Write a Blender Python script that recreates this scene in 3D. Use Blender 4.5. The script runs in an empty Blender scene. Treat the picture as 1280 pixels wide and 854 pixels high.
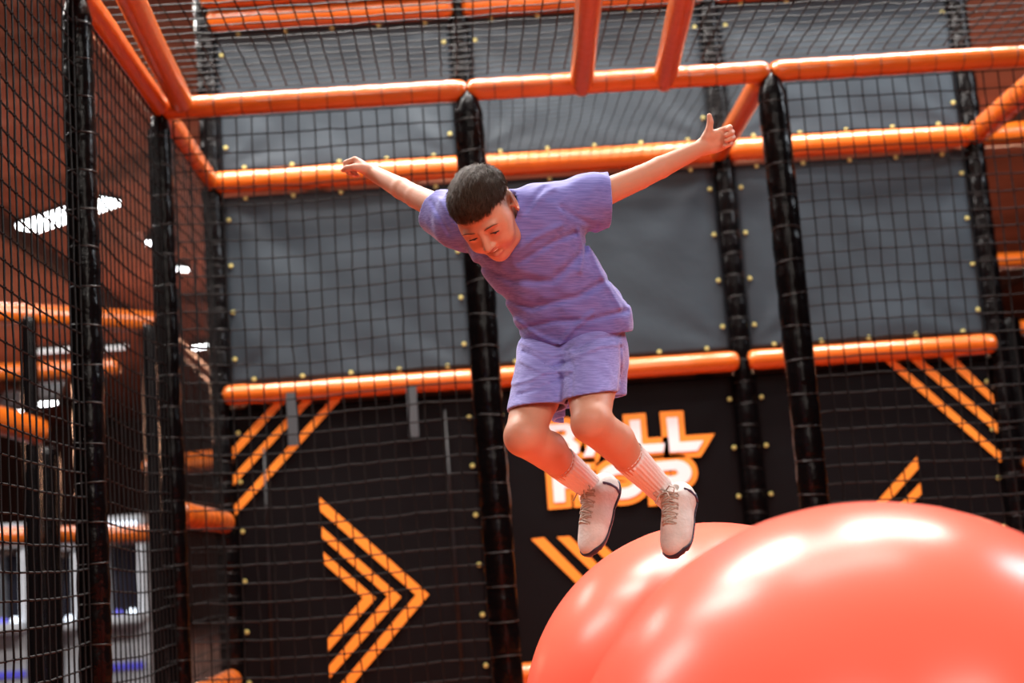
import bpy, bmesh, math, random
import numpy as np
from mathutils import Vector, Matrix, noise
random.seed(7)
rng = np.random.default_rng(11)
SC = bpy.context.scene
COL = SC.collection

# ------------------------------------------------------------------ camera
F_PX = 1842.58
ROLL, PITCH, YAW = -0.0723, 0.1494, 0.0351
CAM = Vector((1.1108, -5.5676, 0.85))
FWD = Vector((math.sin(YAW)*math.cos(PITCH), math.cos(YAW)*math.cos(PITCH), math.sin(PITCH)))
_r = FWD.cross(Vector((0, 0, 1))).normalized()
_u = _r.cross(FWD)
RIGHT = math.cos(ROLL)*_r + math.sin(ROLL)*_u
UP = -math.sin(ROLL)*_r + math.cos(ROLL)*_u
cd = bpy.data.cameras.new('camera')
cam = bpy.data.objects.new('camera', cd)
COL.objects.link(cam)
cam.matrix_world = Matrix(((RIGHT.x, UP.x, -FWD.x, CAM.x), (RIGHT.y, UP.y, -FWD.y, CAM.y), (RIGHT.z, UP.z, -FWD.z, CAM.z), (0, 0, 0, 1)))
cd.sensor_width = 36
cd.lens = F_PX/1280*36
cd.clip_end = 200
cd.dof.use_dof = True
cd.dof.focus_distance = 3.4
cd.dof.aperture_fstop = 2.6
SC.camera = cam

# ------------------------------------------------------------------ world, lamps, exposure
w = bpy.data.worlds.new('hall_ambient')
SC.world = w
w.use_nodes = True
w.node_tree.nodes['Background'].inputs[0].default_value = (1.0, 0.58, 0.46, 1)
w.node_tree.nodes['Background'].inputs[1].default_value = 0.04
vs = SC.view_settings
vs.view_transform = 'Standard'
vs.look = 'None'
vs.gamma = 1
vs.exposure = 0.32
SC.cycles.use_denoising = True
SC.cycles.max_bounces = 6


def lamp(name, kind, loc, target, power, color, size=(1, 1), spot=60, blend=.5):
    d = bpy.data.lights.new(name, kind)
    d.energy = power
    d.color = color
    if kind == 'AREA':
        d.shape = 'RECTANGLE'
        d.size, d.size_y = size
    if kind == 'SPOT':
        d.spot_size = math.radians(spot)
        d.spot_blend = blend
        d.shadow_soft_size = size[0]
    if kind == 'POINT':
        d.shadow_soft_size = size[0]
    o = bpy.data.objects.new(name, d)
    COL.objects.link(o)
    o.location = loc
    v = Vector(target)-Vector(loc)
    o.rotation_euler = v.to_track_quat('-Z', 'Y').to_euler()
    return o


COOL = (1.0, 0.95, 0.9)
# strip fittings under the hall roof, all above the frame, with added fill lights among them
lamp('overhead_strip_lamp', 'AREA', (1.8, -2.0, 5.2), (1.8, -2.0, 0), 70, COOL, (2.2, .25))
lamp('overhead_strip_lamp', 'AREA', (1.5, -.55, 5.2), (1.5, -.9, 0), 150, COOL, (2.4, .3))
lamp('overhead_strip_lamp', 'AREA', (-1.0, -.4, 5.2), (-.6, -.8, 0), 200, COOL, (.35, 2.4))
lamp('overhead_strip_lamp', 'AREA', (-3.6, 0.0, 5.2), (-2.6, -.6, 0), 200, COOL, (.35, 2.4))
lamp('overhead_strip_lamp', 'AREA', (0.6, .35, 5.2), (0.6, .35, 0), 250, COOL, (1.8, .3))
lamp('overhead_strip_lamp', 'AREA', (3.4, .30, 5.2), (3.4, .30, 0), 270, COOL, (1.8, .3))
lamp('side_strip_lamp', 'AREA', (5.6, -.9, 4.2), (1.4, -2.2, 1.3), 110, (.85, .92, 1.0), (.4, 1.6))
lamp('machine_fill_light', 'AREA', (-3.6, 3.6, 3.6), (-3.4, 5.4, .8), 40, (.85, .92, 1.0), (1.5, .3))  # cool fill added to brighten the game machines
lamp('overhead_strip_lamp', 'AREA', (-2.4, 4.4, 5.2), (-2.2, 4.2, 0), 150, COOL, (2.0, .3))
for x, y in ((-5.5, 9), (-3.5, 17), (7, 10), (6, 18), (1, 14), (-8, 22)):
    lamp('warm_fill_light', 'POINT', (x, y, 2.6), (x, y, 5), 165, (1.0, .52, .32), (.4, .4))  # added warm fill so that the ceiling is lit
lamp('warm_fill_light', 'AREA', (-1.5, -6.5, 2.2), (1.3, 0.5, 1.2), 6, (1.0, .40, .22), (1.2, 1.2))  # added red fill from the front left
lamp('front_fill_light', 'AREA', (0.3, -6.8, 4.4), (1.4, -2.6, .9), 62, (1.0, .92, .84), (1.8, .3))  # added front fill for boy and balls, behind the camera
lamp('front_fill_light', 'AREA', (3.2, -6.6, 4.2), (1.7, -2.8, .7), 62, (1.0, .92, .84), (1.8, .3))  # second added front fill, behind the camera on the right
lamp('front_fill_light', 'AREA', (2.6, -5.6, 2.4), (1.7, -3.0, .6), 20, (1.0, .86, .76), (.9, .6))  # added lower fill on the front of the balls


# ------------------------------------------------------------------ helpers
def ray(px, py):
    return RIGHT*((px-640)/F_PX) - UP*((py-427)/F_PX) + FWD


def at(px, py, depth):
    return CAM + ray(px, py)*depth


def onY(px, py, y):
    d = ray(px, py)
    return CAM + d*((y-CAM.y)/d.y)


def onZ(px, py, z):
    d = ray(px, py)
    return CAM + d*((z-CAM.z)/d.z)


def tag(o, label=None, cat=None, group=None, kind=None):
    if label: o['label'] = label
    if cat: o['category'] = cat
    if group: o['group'] = group
    if kind: o['kind'] = kind
    return o


def link(name, me, mat=None, parent=None, smooth=True):
    o = bpy.data.objects.new(name, me)
    COL.objects.link(o)
    if mat is not None and not me.materials:
        me.materials.append(mat)
    if parent is not None: o.parent = parent
    if smooth and len(me.polygons):
        me.polygons.foreach_set('use_smooth', np.ones(len(me.polygons), dtype=bool))
    return o


def np_mesh(name, V, Fq):
    V = np.asarray(V, dtype=np.float32)
    Fq = np.asarray(Fq, dtype=np.int32)
    me = bpy.data.meshes.new(name)
    me.vertices.add(len(V))
    me.vertices.foreach_set('co', V.ravel())
    k = Fq.shape[1]
    me.loops.add(Fq.size)
    me.loops.foreach_set('vertex_index', Fq.ravel())
    me.polygons.add(len(Fq))
    me.polygons.foreach_set('loop_start', np.arange(0, Fq.size, k, dtype=np.int32))
    me.update(calc_edges=True)
    me.validate()
    return me


def bm_obj(name, bm, mat=None, parent=None, smooth=True):
    me = bpy.data.meshes.new(name)
    bm.to_mesh(me)
    bm.free()
    return link(name, me, mat, parent, smooth)


def empty(name, loc=(0, 0, 0)):
    o = bpy.data.objects.new(name, None)
    COL.objects.link(o)
    o.location = loc
    o.empty_display_size = .05
    return o


def frame_of(d):
    d = Vector(d).normalized()
    ref = Vector((0, 0, 1)) if abs(d.z) < .9 else Vector((0, 1, 0))
    a = d.cross(ref).normalized()
    return a, a.cross(d).normalized()


def loft(path, radii, segs=16, cap=True, ref=None):
    """verts, quads (tri caps as degenerate quads avoided with centre fans folded into quads)"""
    P = [Vector(p) for p in path]
    V, Q = [], []
    n = len(P)
    a = None
    for i, p in enumerate(P):
        d = (P[min(i+1, n-1)]-P[max(i-1, 0)]).normalized()
        if a is None:
            a, b = frame_of(d)
            if ref is not None:
                a = (Vector(ref)-d*Vector(ref).dot(d)).normalized()
                b = d.cross(a)
        else:
            a = (a-d*a.dot(d)).normalized()
            b = d.cross(a)
        for s in range(segs):
            t = 2*math.pi*s/segs
            V.append(p+(a*math.cos(t)+b*math.sin(t))*radii[i])
    for i in range(n-1):
        for s in range(segs):
            s2 = (s+1) % segs
            Q.append((i*segs+s, i*segs+s2, (i+1)*segs+s2, (i+1)*segs+s))
    if cap:
        h = segs//2
        for base, flip in ((0, True), ((n-1)*segs, False)):
            for s in range(h-1):
                q = (base+s, base+s+1, base+segs-2-s, base+segs-1-s)
                if len(set(q)) == 4: Q.append(q[::-1] if flip else q)
    return V, Q


def rod_mesh(name, path, radii, segs=10, cap=True, ref=None):
    if not hasattr(radii, '__len__'): radii = [radii]*len(path)
    V, Q = loft(path, radii, segs, cap, ref)
    return np_mesh(name, [tuple(v) for v in V], Q)


def box_bm(bm, c, s, rot=None):
    r = bmesh.ops.create_cube(bm, size=1)
    M = Matrix.Translation(c) @ (rot.to_4x4() if rot else Matrix()) @ Matrix.Diagonal((s[0], s[1], s[2], 1))
    bmesh.ops.transform(bm, matrix=M, verts=r['verts'])
    return r['verts']


def box_obj(name, c, s, mat, parent=None, bevel=0.0):
    bm = bmesh.new()
    box_bm(bm, c, s)
    if bevel:
        bmesh.ops.bevel(bm, geom=bm.edges[:], offset=bevel, segments=2, affect='EDGES')
    return bm_obj(name, bm, mat, parent, smooth=False)


# ------------------------------------------------------------------ materials
def mat(name, color, rough=.5, metal=0, coat=0, spec=.5, var=0.0, vscale=8, bump=0.0, bscale=40, emit=None, estr=0, sss=0, stretch=None, color2=None, sheen=0):
    m = bpy.data.materials.new(name)
    m.use_nodes = True
    nt = m.node_tree
    b = nt.nodes['Principled BSDF']
    b.inputs['Base Color'].default_value = (*color, 1)
    b.inputs['Roughness'].default_value = rough
    b.inputs['Metallic'].default_value = metal
    b.inputs['Coat Weight'].default_value = coat
    b.inputs['Coat Roughness'].default_value = .12
    b.inputs['Specular IOR Level'].default_value = spec
    if sheen: b.inputs['Sheen Weight'].default_value = sheen
    if sss:
        b.inputs['Subsurface Weight'].default_value = sss
        b.inputs['Subsurface Radius'].default_value = (.012, .004, .002)
        b.inputs['Subsurface Scale'].default_value = 1
    if emit:
        b.inputs['Emission Color'].default_value = (*emit, 1)
        b.inputs['Emission Strength'].default_value = estr
    if var or bump:
        tc = nt.nodes.new('ShaderNodeTexCoord')
        mp = nt.nodes.new('ShaderNodeMapping')
        if stretch: mp.inputs['Scale'].default_value = stretch
        nt.links.new(tc.outputs['Object'], mp.inputs[0])
    if var:
        n = nt.nodes.new('ShaderNodeTexNoise')
        n.inputs['Scale'].default_value = vscale
        n.inputs['Detail'].default_value = 4
        r = nt.nodes.new('ShaderNodeValToRGB')
        lo = color2 if color2 else tuple(c*(1-var) for c in color)
        hi = color if color2 else tuple(min(1, c*(1+var)) for c in color)
        r.color_ramp.elements[0].position = .35
        r.color_ramp.elements[1].position = .65
        r.color_ramp.elements[0].color = (*lo, 1)
        r.color_ramp.elements[1].color = (*hi, 1)
        nt.links.new(mp.outputs[0], n.inputs[0])
        nt.links.new(n.outputs[0], r.inputs[0])
        nt.links.new(r.outputs[0], b.inputs['Base Color'])
    if bump:
        n2 = nt.nodes.new('ShaderNodeTexNoise')
        n2.inputs['Scale'].default_value = bscale
        n2.inputs['Detail'].default_value = 3
        bp = nt.nodes.new('ShaderNodeBump')
        bp.inputs['Strength'].default_value = bump
        bp.inputs['Distance'].default_value = .01
        nt.links.new(mp.outputs[0], n2.inputs[0])
        nt.links.new(n2.outputs[0], bp.inputs['Height'])
        nt.links.new(bp.outputs[0], b.inputs['Normal'])
    return m


M_ORANGE = mat('orange_vinyl', (.47, .095, .006), .3, coat=.4, bump=.25, bscale=22, var=.06, vscale=5)
M_BLACKV = mat('black_gloss_vinyl', (.0018, .0014, .0016), .22, bump=.4, bscale=28, spec=.13)
M_CORD = mat('black_net_cord', (.003, .0027, .003), .7, spec=.2)
M_LOOPO = mat('dark_lacing', (.05, .02, .015), .5)
M_LOOPB = mat('black_lacing', (.006, .005, .005), .35, spec=.35)
M_GREY = mat('grey_vinyl_sheet', (.021, .029, .037), .5, spec=.22, var=.08, vscale=3, bump=.15, bscale=18)
M_DARK = mat('black_vinyl_sheet', (.0022, .0016, .0022), .55, spec=.09, bump=.12, bscale=15)
M_PRINT = mat('printed_orange', (.80, .235, .016), .5)
M_WHITE = mat('printed_white', (.70, .68, .70), .5)
M_EYELET = mat('pale_brass', (.46, .41, .14), .4, metal=.35)
M_STRAP = mat('grey_webbing', (.035, .04, .045), .5)
M_SEAM = mat('welded_seam', (.009, .008, .009), .4, spec=.25)
M_BALL = mat('coral_ball_rubber', (.94, .155, .10), .27, spec=.24, var=.02, vscale=2, coat=.0)
M_BALL.node_tree.nodes['Principled BSDF'].inputs['Subsurface Weight'].default_value = .0
M_HALL = mat('rust_red_cladding', (.34, .115, .08), .7, var=.25, vscale=.6)
M_HALLD = mat('dark_maroon_wall', (.05, .02, .02), .8, var=.3, vscale=.7)
M_FLOOR = mat('orange_play_mat', (.62, .12, .03), .5, var=.1, vscale=3)
M_LED = mat('led_diffuser', (1, 1, 1), .5, emit=(.92, .97, 1), estr=14)
M_LEDD = mat('dim_led_diffuser', (1, 1, 1), .5, emit=(.92, .97, 1), estr=.9)
M_STEEL = mat('dark_steel', (.03, .02, .02), .5)
M_PALE = mat('pale_grey_plastic', (.42, .44, .47), .25, var=.25, vscale=3)
M_SCREEN = mat('dark_gloss_screen', (.03, .03, .05), .08)
M_GLOW = mat('lit_cabinet_sign', (.8, .85, .95), .4, emit=(.7, .85, 1), estr=1.6)
M_BLUEG = mat('blue_led_strip', (.1, .1, .6), .4, emit=(.15, .12, 1), estr=.12)

# ------------------------------------------------------------------ layout constants
MOD, D = 1.2, 1.154
ZT, ZL, ZR, ZS = 2.695, 1.697, 3.482, 1.125
PR = .054

# ------------------------------------------------------------------ setting
def setting(name, c, s, m, label):
    o = box_obj(name, c, s, m)
    tag(o, label, 'wall' if 'wall' in name else name.split('_')[0], kind='structure')
    return o


setting('floor', (0, 10, -.06), (40, 52, .1), M_HALLD, 'dark hall floor around the play frames')
tag(box_obj('play_mat', (2.4, -2.4, -.005), (5.1, 7.6, .01), M_FLOOR), 'orange play mat under the giant coral balls', 'mat')
# ceiling: corrugated cladding, ridges run across the hall
V, Q = [], []
xs = (-20, 20)
ny = 260
for j in range(ny+1):
    y = -4+40*j/ny
    z = 5.6+(.05 if j % 4 in (1, 2) else 0)
    for x in xs: V.append((x, y, z))
for j in range(ny): Q.append((2*j, 2*j+2, 2*j+3, 2*j+1))
o = link('ceiling', np_mesh('ceiling', V, Q), M_HALL, smooth=False)
tag(o, 'rust red corrugated metal ceiling of the hall', 'ceiling', kind='structure')
setting('wall_far', (0, 36, 2.8), (40, .1, 5.7), M_HALLD, 'dark maroon wall at far end of the hall')
setting('wall_left', (-20, 16, 2.8), (.1, 40, 5.7), M_HALLD, 'dark maroon side wall left of the play frames')
setting('wall_right', (20, 16, 2.8), (.1, 40, 5.7), M_HALLD, 'dark maroon side wall right of the play frames')
for k in range(9):
    tag(box_obj('trim_%d' % (k+1), (-16.5+4*k, 16, 5.47), (.14, 38, .22), M_HALLD), 'dark steel purlin running under the red ceiling', 'purlin', 'ceiling purlins', 'structure')

# ------------------------------------------------------------------ padded posts and beams
_loop_cache = {}


def loop_mesh(r, thick, m):
    key = (round(r, 4), thick, m.name)
    if key not in _loop_cache:
        N, K = 20, 6
        V, Q = [], []
        for i in range(N):
            t = 2*math.pi*i/N
            for j in range(K):
                s = 2*math.pi*j/K
                rr = r+thick*math.cos(s)
                V.append((rr*math.cos(t), rr*math.sin(t), thick*math.sin(s)))
        for i in range(N):
            for j in range(K):
                Q.append((i*K+j, ((i+1) % N)*K+j, ((i+1) % N)*K+(j+1) % K, i*K+(j+1) % K))
        me = np_mesh('lacing_loop', V, Q)
        me.materials.append(m)
        me.polygons.foreach_set('use_smooth', np.ones(len(me.polygons), dtype=bool))
        _loop_cache[key] = me
    return _loop_cache[key]


def pad(name, a, b, r, m, label, cat, loops=.11, loopm=None, group=None, bulge=.05, thick=.0022, tip=0):
    """padded tube: object origin at a, foam bulging between the lacing loops, rounded ends"""
    a, b = Vector(a), Vector(b)
    L = (b-a).length
    d = (b-a)/L
    ts = []
    nb = max(1, int(round(L/loops)))
    per = L/nb
    path, rad = [], []
    for (t, f) in ((0, .55), (.008, .82), (.025, .97)):
        path.append(t); rad.append(f*r)
    n = nb*6
    for i in range(1, n):
        t = L*i/n
        if t < .035 or t > L-.035: continue
        ph = (t/per) % 1
        wob = noise.noise(Vector((t*3+a.x*7, a.y*5, a.z*3)))
        if tip and t > L-tip: continue
        path.append(t)
        rad.append(r*(1+bulge*(math.sin(math.pi*ph)-.6)+.03*wob))
    for (t, f) in (((L-tip, .97), (L-tip*.5, .75), (L, .4)) if tip else ((L-.025, .97), (L-.008, .82), (L, .55))):
        path.append(t); rad.append(f*r)
    pts = [d*t+Vector((.004*noise.noise(Vector((t*2, a.x*3+1, a.y))), .004*noise.noise(Vector((t*2, 5, a.z+a.x))), 0)) for t in path]
    me = rod_mesh(name, pts, rad, 20)
    o = link(name, me, m)
    o.location = a
    tag(o, label, cat, group, 'thing')
    if loopm is not None:
        lm = loop_mesh(r*(1-bulge*.55)+.0005, thick, loopm)
        q = d.to_track_quat('Z', 'Y')
        for i in range(1, nb):
            l = bpy.data.objects.new('lacing_loop', lm)
            COL.objects.link(l)
            l.parent = o
            l.location = d*(per*i)
            tilt = Matrix.Rotation(rng.normal()*.06, 3, 'X') @ Matrix.Rotation(rng.normal()*.06, 3, 'Y')
            l.rotation_mode = 'QUATERNION'
            l.rotation_quaternion = q @ tilt.to_quaternion()
    return o


G_P, G_B = 'black padded posts of the climbing frame', 'orange padded beams of the climbing frame'
# front posts
for x, y, r, lab in ((0, -MOD, .047, 'shiny black padded post nearest the camera in the left net wall'),
                     (0, 0, .044, 'shiny black padded post at the front left corner of the net frame'),
                     (MOD, 0, .057, 'black padded post behind the boy, in the middle of the front row'),
                     (2*MOD, 0, .057, 'black padded post in the front row rising behind the coral balls'),
                     (3*MOD, 0, .054, 'black padded post at the right end of the front row')):
    pad('padded_post', (x, y, 0), (x, y, ZT-.0), r, M_BLACKV, lab, 'post', .115 if x < 1 else .13, M_LOOPB, G_P, bulge=.07, tip=.09)
for x, lab in ((0, 'slim black padded post at the rear left corner of the net frame'),
               (MOD, 'black rear post hidden below by the middle front post'),
               (2*MOD, 'black rear post right of the boy between the grey sheets'),
               (3*MOD, 'black rear post at the right corner of the grey wall')):
    pad('padded_post', (x, D, 0), (x, D, 4.1), .047, M_BLACKV, lab, 'post', .1, M_LOOPB, G_P, bulge=.08)
# front top beams (between posts)
fx = ('left bay, over the netted corner', 'middle bay, over the boy', 'right bay, over the striped panel', 'far right bay at the picture edge')
for k in range(4):
    pad('padded_beam', (MOD*k, 0, ZT), (MOD*(k+1), 0, ZT), .043, M_ORANGE, 'orange padded top beam of the front row, ' + fx[k], 'beam', .105, M_LOOPO, G_B, .035)
rx = ('left bay', 'middle bay', 'right bay')
for k in range(3):
    a, b = MOD*k+.02, MOD*(k+1)-.02
    pad('padded_beam', (a, D-.03, ZT), (b, D-.03, ZT), PR, M_ORANGE, 'orange padded beam halfway up the grey rear wall, ' + rx[k], 'beam', .12, None, G_B, .02)
    pad('padded_beam', (a, D-.03, ZL), (b, D-.03, ZL), .046, M_ORANGE, 'orange padded beam between grey and black rear sheets, ' + rx[k], 'beam', .15, None, G_B, .015)
    pad('padded_beam', (a, D-.03, ZR), (b, D-.03, ZR), PR, M_ORANGE, 'orange padded beam along the top of the grey rear wall, ' + rx[k], 'beam', .12, None, G_B, .02)
    pad('padded_beam', (a, D-.03, (.2, .36, .3)[k]), (b, D-.03, (.2, .36, .3)[k]), .052, M_ORANGE, 'orange padded beam low on the rear wall, ' + rx[k], 'beam', .15, None, G_B, .015)
pad('padded_beam', (0, D-.1, ZR+.085), (2*MOD, D-.1, ZR+.085), .045, M_ORANGE, 'orange padded rail lying on the topmost rear beam', 'beam', .12, None, G_B, .02)
# side beams
pad('padded_beam', (0.0, -3.4, ZT), (0, -.02, ZT), .045, M_ORANGE, 'long orange padded beam over the left net wall', 'beam', .11, None, G_B, .02)
pad('padded_beam', (0.0, .02, ZT), (0, D-.04, ZT), .046, M_ORANGE, 'orange padded beam joining front and rear corner posts on the left', 'beam', .12, M_LOOPO, G_B, .03)
pad('padded_beam', (2*MOD-.03, .04, ZT-.02), (2*MOD-.03, D-.06, ZT-.02), .043, M_ORANGE, 'orange padded beam running back beside the raised thumb', 'beam', .2, None, G_B, .01)
pad('padded_beam', (3*MOD, .02, ZT), (3*MOD, D-.04, ZT), PR, M_ORANGE, 'orange padded beam running back at the right corner', 'beam', .12, M_LOOPO, G_B, .03)
pad('padded_beam', (0.0, .06, ZS), (0, D-.02, ZS), .05, M_ORANGE, 'short orange padded side rail at the left, below chest height', 'beam', .12, M_LOOPO, G_B, .03)
pad('padded_beam', (0.0, .06, .43), (0, D-.02, .43), .05, M_ORANGE, 'low orange padded side rail at the left corner', 'beam', .12, M_LOOPO, G_B, .03)
pad('padded_beam', (3*MOD+.05, D-.02, ZS), (4*MOD+.2, D-.02, ZS), .05, M_ORANGE, 'orange padded rail stub at the right picture edge', 'beam', .12, None, G_B, .03)
# roof beams over the jump
for (s, e, lab) in (((226, 128), (164.6, 0), 'orange padded roof beam beside the left net wall'),
                    ((726.6, 108), (736.3, 0), 'orange padded roof beam above the boy, nearer the middle post'),
                    ((830, 102), (853, 0), 'orange padded roof beam above the boy, nearer the raised thumb')):
    A = onZ(*s, ZT)
    B = onZ(*e, ZT)
    dd = (B-A)/(B-A).length
    pad('padded_beam', A-dd*.02, A+dd*2.6, .045, M_ORANGE, lab, 'beam', .1, None, G_B, .012)

# ------------------------------------------------------------------ nets
def net(name, O, U, Vv, cu, cv, label, r=.0021, sag=.012, jit=.0014, knots=True, seed=0, group='black safety nets'):
    O, U, Vv = np.array(O, float), np.array(U, float), np.array(Vv, float)
    lu, lv = np.linalg.norm(U), np.linalg.norm(Vv)
    eu, ev = U/lu, Vv/lv
    nn = np.cross(eu, ev)
    nn /= np.linalg.norm(nn)
    nu, nv = max(2, int(round(lu/cu))), max(2, int(round(lv/cv)))
    g = np.random.default_rng(seed)
    i, j = np.meshgrid(np.arange(nu+1), np.arange(nv+1), indexing='ij')
    a, b = i/nu, j/nv
    edge = np.sin(np.pi*np.clip(a, 0, 1))**.5*np.sin(np.pi*np.clip(b, 0, 1))**.5
    s1, s2, s3 = g.uniform(0, 6, 3)
    bow = sag*edge*(.6*np.sin(3.1*a+2.2*b+s1)+.4*np.sin(7*a-5*b+s2))
    dv = -.25*cv*np.sin(np.pi*a)*np.sin(np.pi*b)*(.6+.4*np.sin(9*b+s3))+.12*cv*np.sin(5*a+s1)*edge
    du = .12*cu*np.sin(6*b+s2+2*a)*edge
    inn = (edge > 0.02)[..., None]
    P = O+a[..., None]*U+b[..., None]*Vv+bow[..., None]*nn+dv[..., None]*ev*1+du[..., None]*eu+g.normal(size=(nu+1, nv+1, 3))*jit*inn
    verts, quads = [], []
    base = 0
    offs = [(nn, 1, eu, 0), ]
    for axis, side in ((0, ev), (1, eu)):
        ring = [nn*r, -.5*nn*r+.87*side*r, -.5*nn*r-.87*side*r]
        W = np.stack([P+q for q in ring], axis=2).reshape(-1, 3)
        idx = np.arange((nu+1)*(nv+1)*3).reshape(nu+1, nv+1, 3)+base
        base += len(W)
        verts.append(W)
        lo, hi = (idx[:-1], idx[1:]) if axis == 0 else (idx[:, :-1], idx[:, 1:])
        for k in range(3):
            k2 = (k+1) % 3
            quads.append(np.stack([lo[..., k], lo[..., k2], hi[..., k2], hi[..., k]], -1).reshape(-1, 4))
    if knots:
        kr = r*1.9
        C = P.reshape(-1, 3)
        oct_ = np.array([eu, ev, -eu, -ev, nn, -nn])*kr
        W = (C[:, None]+oct_[None]).reshape(-1, 3)
        bi = base+6*np.arange(len(C))
        for q in ((0, 1, 4, 0), (1, 2, 4, 1)):
            pass
        # two quads pyramids: ring of four seen from both sides
        for q in ((4, 0, 5, 1), (4, 1, 5, 2), (4, 2, 5, 3), (4, 3, 5, 0)):
            quads.append(np.stack([bi+k for k in q], -1))
        verts.append(W)
    me = np_mesh(name, np.concatenate(verts), np.concatenate(quads))
    o = link(name, me, M_CORD, smooth=False)
    tag(o, label, 'net', group)
    return o


CU, CV = .06, .068
for k, lab in ((0, 'black square net across the left front bay, before the chevron panel'),
               (2, 'black square net across the right front bay, before the orange stripes'),
               (3, 'black square net at the right picture edge before the red background')):
    net('safety_net', (MOD*k+.055, -.01, .03), (MOD-.11, 0, 0), (0, 0, ZT-.085), CU, CV, lab, seed=k+1, r=.0033)
net('safety_net', (0.0, -3.3, .03), (0, 3.3-MOD-.055, 0), (0, 0, ZT-.085), CU, CV, 'black net wall on the left, on the near side of the nearest post', seed=4, sag=.008, jit=.0008, r=.0033)
net('safety_net', (0.0, -MOD+.055, .03), (0, MOD-.105, 0), (0, 0, ZT-.085), CU, CV, 'black net wall between the nearest post and the front corner post', seed=8, sag=.008, jit=.0008, r=.0033)
net('safety_net', (0.0, .05, .03), (0, D-.11, 0), (0, 0, ZT-.085), CU, CV, 'narrow black net between the front and rear left corner posts', seed=5, sag=.008, r=.0030)
net('safety_net', (0.02, -3.2, ZT+.058), (2*MOD*2-.04, 0, 0), (0, 3.18, 0), CU, CV, 'black roof net stretched over the jumping boy', seed=6, sag=.010, r=.0031)
net('safety_net', (MOD+.04, .04, ZT-.01), (MOD-.1, 0, 0), (0, D-.12, 0), CU*.8, CV*.8, 'black ceiling net of the middle bay behind the front beam', seed=7, sag=.03, r=.0018)

# ------------------------------------------------------------------ vinyl sheets on the rear wall
_eye = None


def eyelet_mesh():
    global _eye
    if _eye is None:
        bm = bmesh.new()
        N, K = 14, 6
        rings = []
        for i in range(N):
            t = 2*math.pi*i/N
            ring = []
            for j in range(K):
                s = 2*math.pi*j/K
                rr = .0075+.0032*math.cos(s)
                ring.append(bm.verts.new((rr*math.cos(t), .004*math.sin(s), rr*math.sin(t))))
            rings.append(ring)
        for i in range(N):
            for j in range(K):
                bm.faces.new((rings[i][j], rings[i][(j+1) % K], rings[(i+1) % N][(j+1) % K], rings[(i+1) % N][j]))
        # the cord tie through the eyelet
        box_bm(bm, (0, -.004, 0), (.012, .008, .012))
        bmesh.ops.recalc_face_normals(bm, faces=bm.faces)
        _eye = bpy.data.meshes.new('eyelet')
        bm.to_mesh(_eye)
        bm.free()
        _eye.materials.append(M_EYELET)
    return _eye


def sheet(name, x0, x1, z0, z1, y, m, label, seed, amp=.012, eyes=.155, n=44, sides='lrtb'):
    V = []
    th = .003
    W, H = x1-x0, z1-z0

    def disp(a, b):
        x, z = a*W, b*H
        d = amp*noise.noise(Vector((x*2.2+seed*9, z*2.0, seed)))+.45*amp*noise.noise(Vector((x*5+z*5, z*2-x*2, seed+4)))
        # tension folds fanning out of the corners
        for cx, cz in ((0, 0), (0, H), (W, 0), (W, H)):
            r = math.hypot(x-cx, z-cz)
            ang = math.atan2(abs(z-cz), abs(x-cx))
            d += amp*.35*math.exp(-r*3.2)*math.sin(ang*9+seed)*min(1, r*8)
        e = min(a, 1-a)*W
        f = min(b, 1-b)*H
        k = min(1, e*12)*min(1, f*12)
        return d*k
    for s in (0, 1):
        for i in range(n+1):
            for j in range(n+1):
                a, b = i/n, j/n
                V.append((a*W, -disp(a, b)+s*th, b*H))
    Q = []
    M1 = n+1
    o2 = M1*M1
    for i in range(n):
        for j in range(n):
            p = i*M1+j
            Q.append((p, p+M1, p+M1+1, p+1))
            Q.append((o2+p, o2+p+1, o2+p+M1+1, o2+p+M1))
    for k in range(n):
        for (p, q) in ((k, k+1), (n*M1+k+1, n*M1+k)):
            Q.append((p, q, o2+q, o2+p))
        for (p, q) in (((k+1)*M1, k*M1), (k*M1+n, (k+1)*M1+n)):
            Q.append((p, q, o2+q, o2+p))
    o = link(name, np_mesh(name, V, Q), m)
    o.location = (x0, y, z0)
    tag(o, label, 'panel', 'vinyl sheets of the rear wall')
    em = eyelet_mesh()
    pts = []
    if eyes:
        nz = max(2, int(H/eyes))
        nx = max(2, int(W/eyes))
        for k in range(nz):
            zz = H*(k+.5)/nz
            if 'l' in sides: pts.append((.028, zz))
            if 'r' in sides: pts.append((W-.028, zz))
        for k in range(nx):
            xx = W*(k+.5)/nx
            if 't' in sides: pts.append((xx, H-.012))
            if 'b' in sides: pts.append((xx, .012))
    for (xx, zz) in pts:
        e = bpy.data.objects.new('eyelet', em)
        COL.objects.link(e)
        e.parent = o
        e.location = (xx, -.006, zz)
    return o


bayn = ('left', 'middle', 'right')
sheets = {}
for k in range(3):
    a, b = MOD*k+.046, MOD*(k+1)-.046
    sheets['t', k] = sheet('vinyl_sheet', a, b, ZT+.06, ZR-.05, D, M_GREY, 'upper grey vinyl sheet of the rear wall, %s bay' % bayn[k], k+1, .016, .2)
    sheets['m', k] = sheet('vinyl_sheet', a, b, ZL+.058, ZT-.065, D, M_GREY, 'grey vinyl sheet below the halfway beam, %s bay' % bayn[k], k+5, .014, .2)
labs = ('black vinyl sheet printed with orange stripes and triple chevron', 'black vinyl sheet printed with white BALL HOP lettering', 'black vinyl sheet with orange corner stripes at the right')
for k in range(3):
    a, b = MOD*k+.046, MOD*(k+1)-.046
    sheets['b', k] = sheet('vinyl_sheet', a, b, .30, ZL-.06, D, M_DARK, labs[k], k+11, .004, .2, sides='lr')

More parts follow.
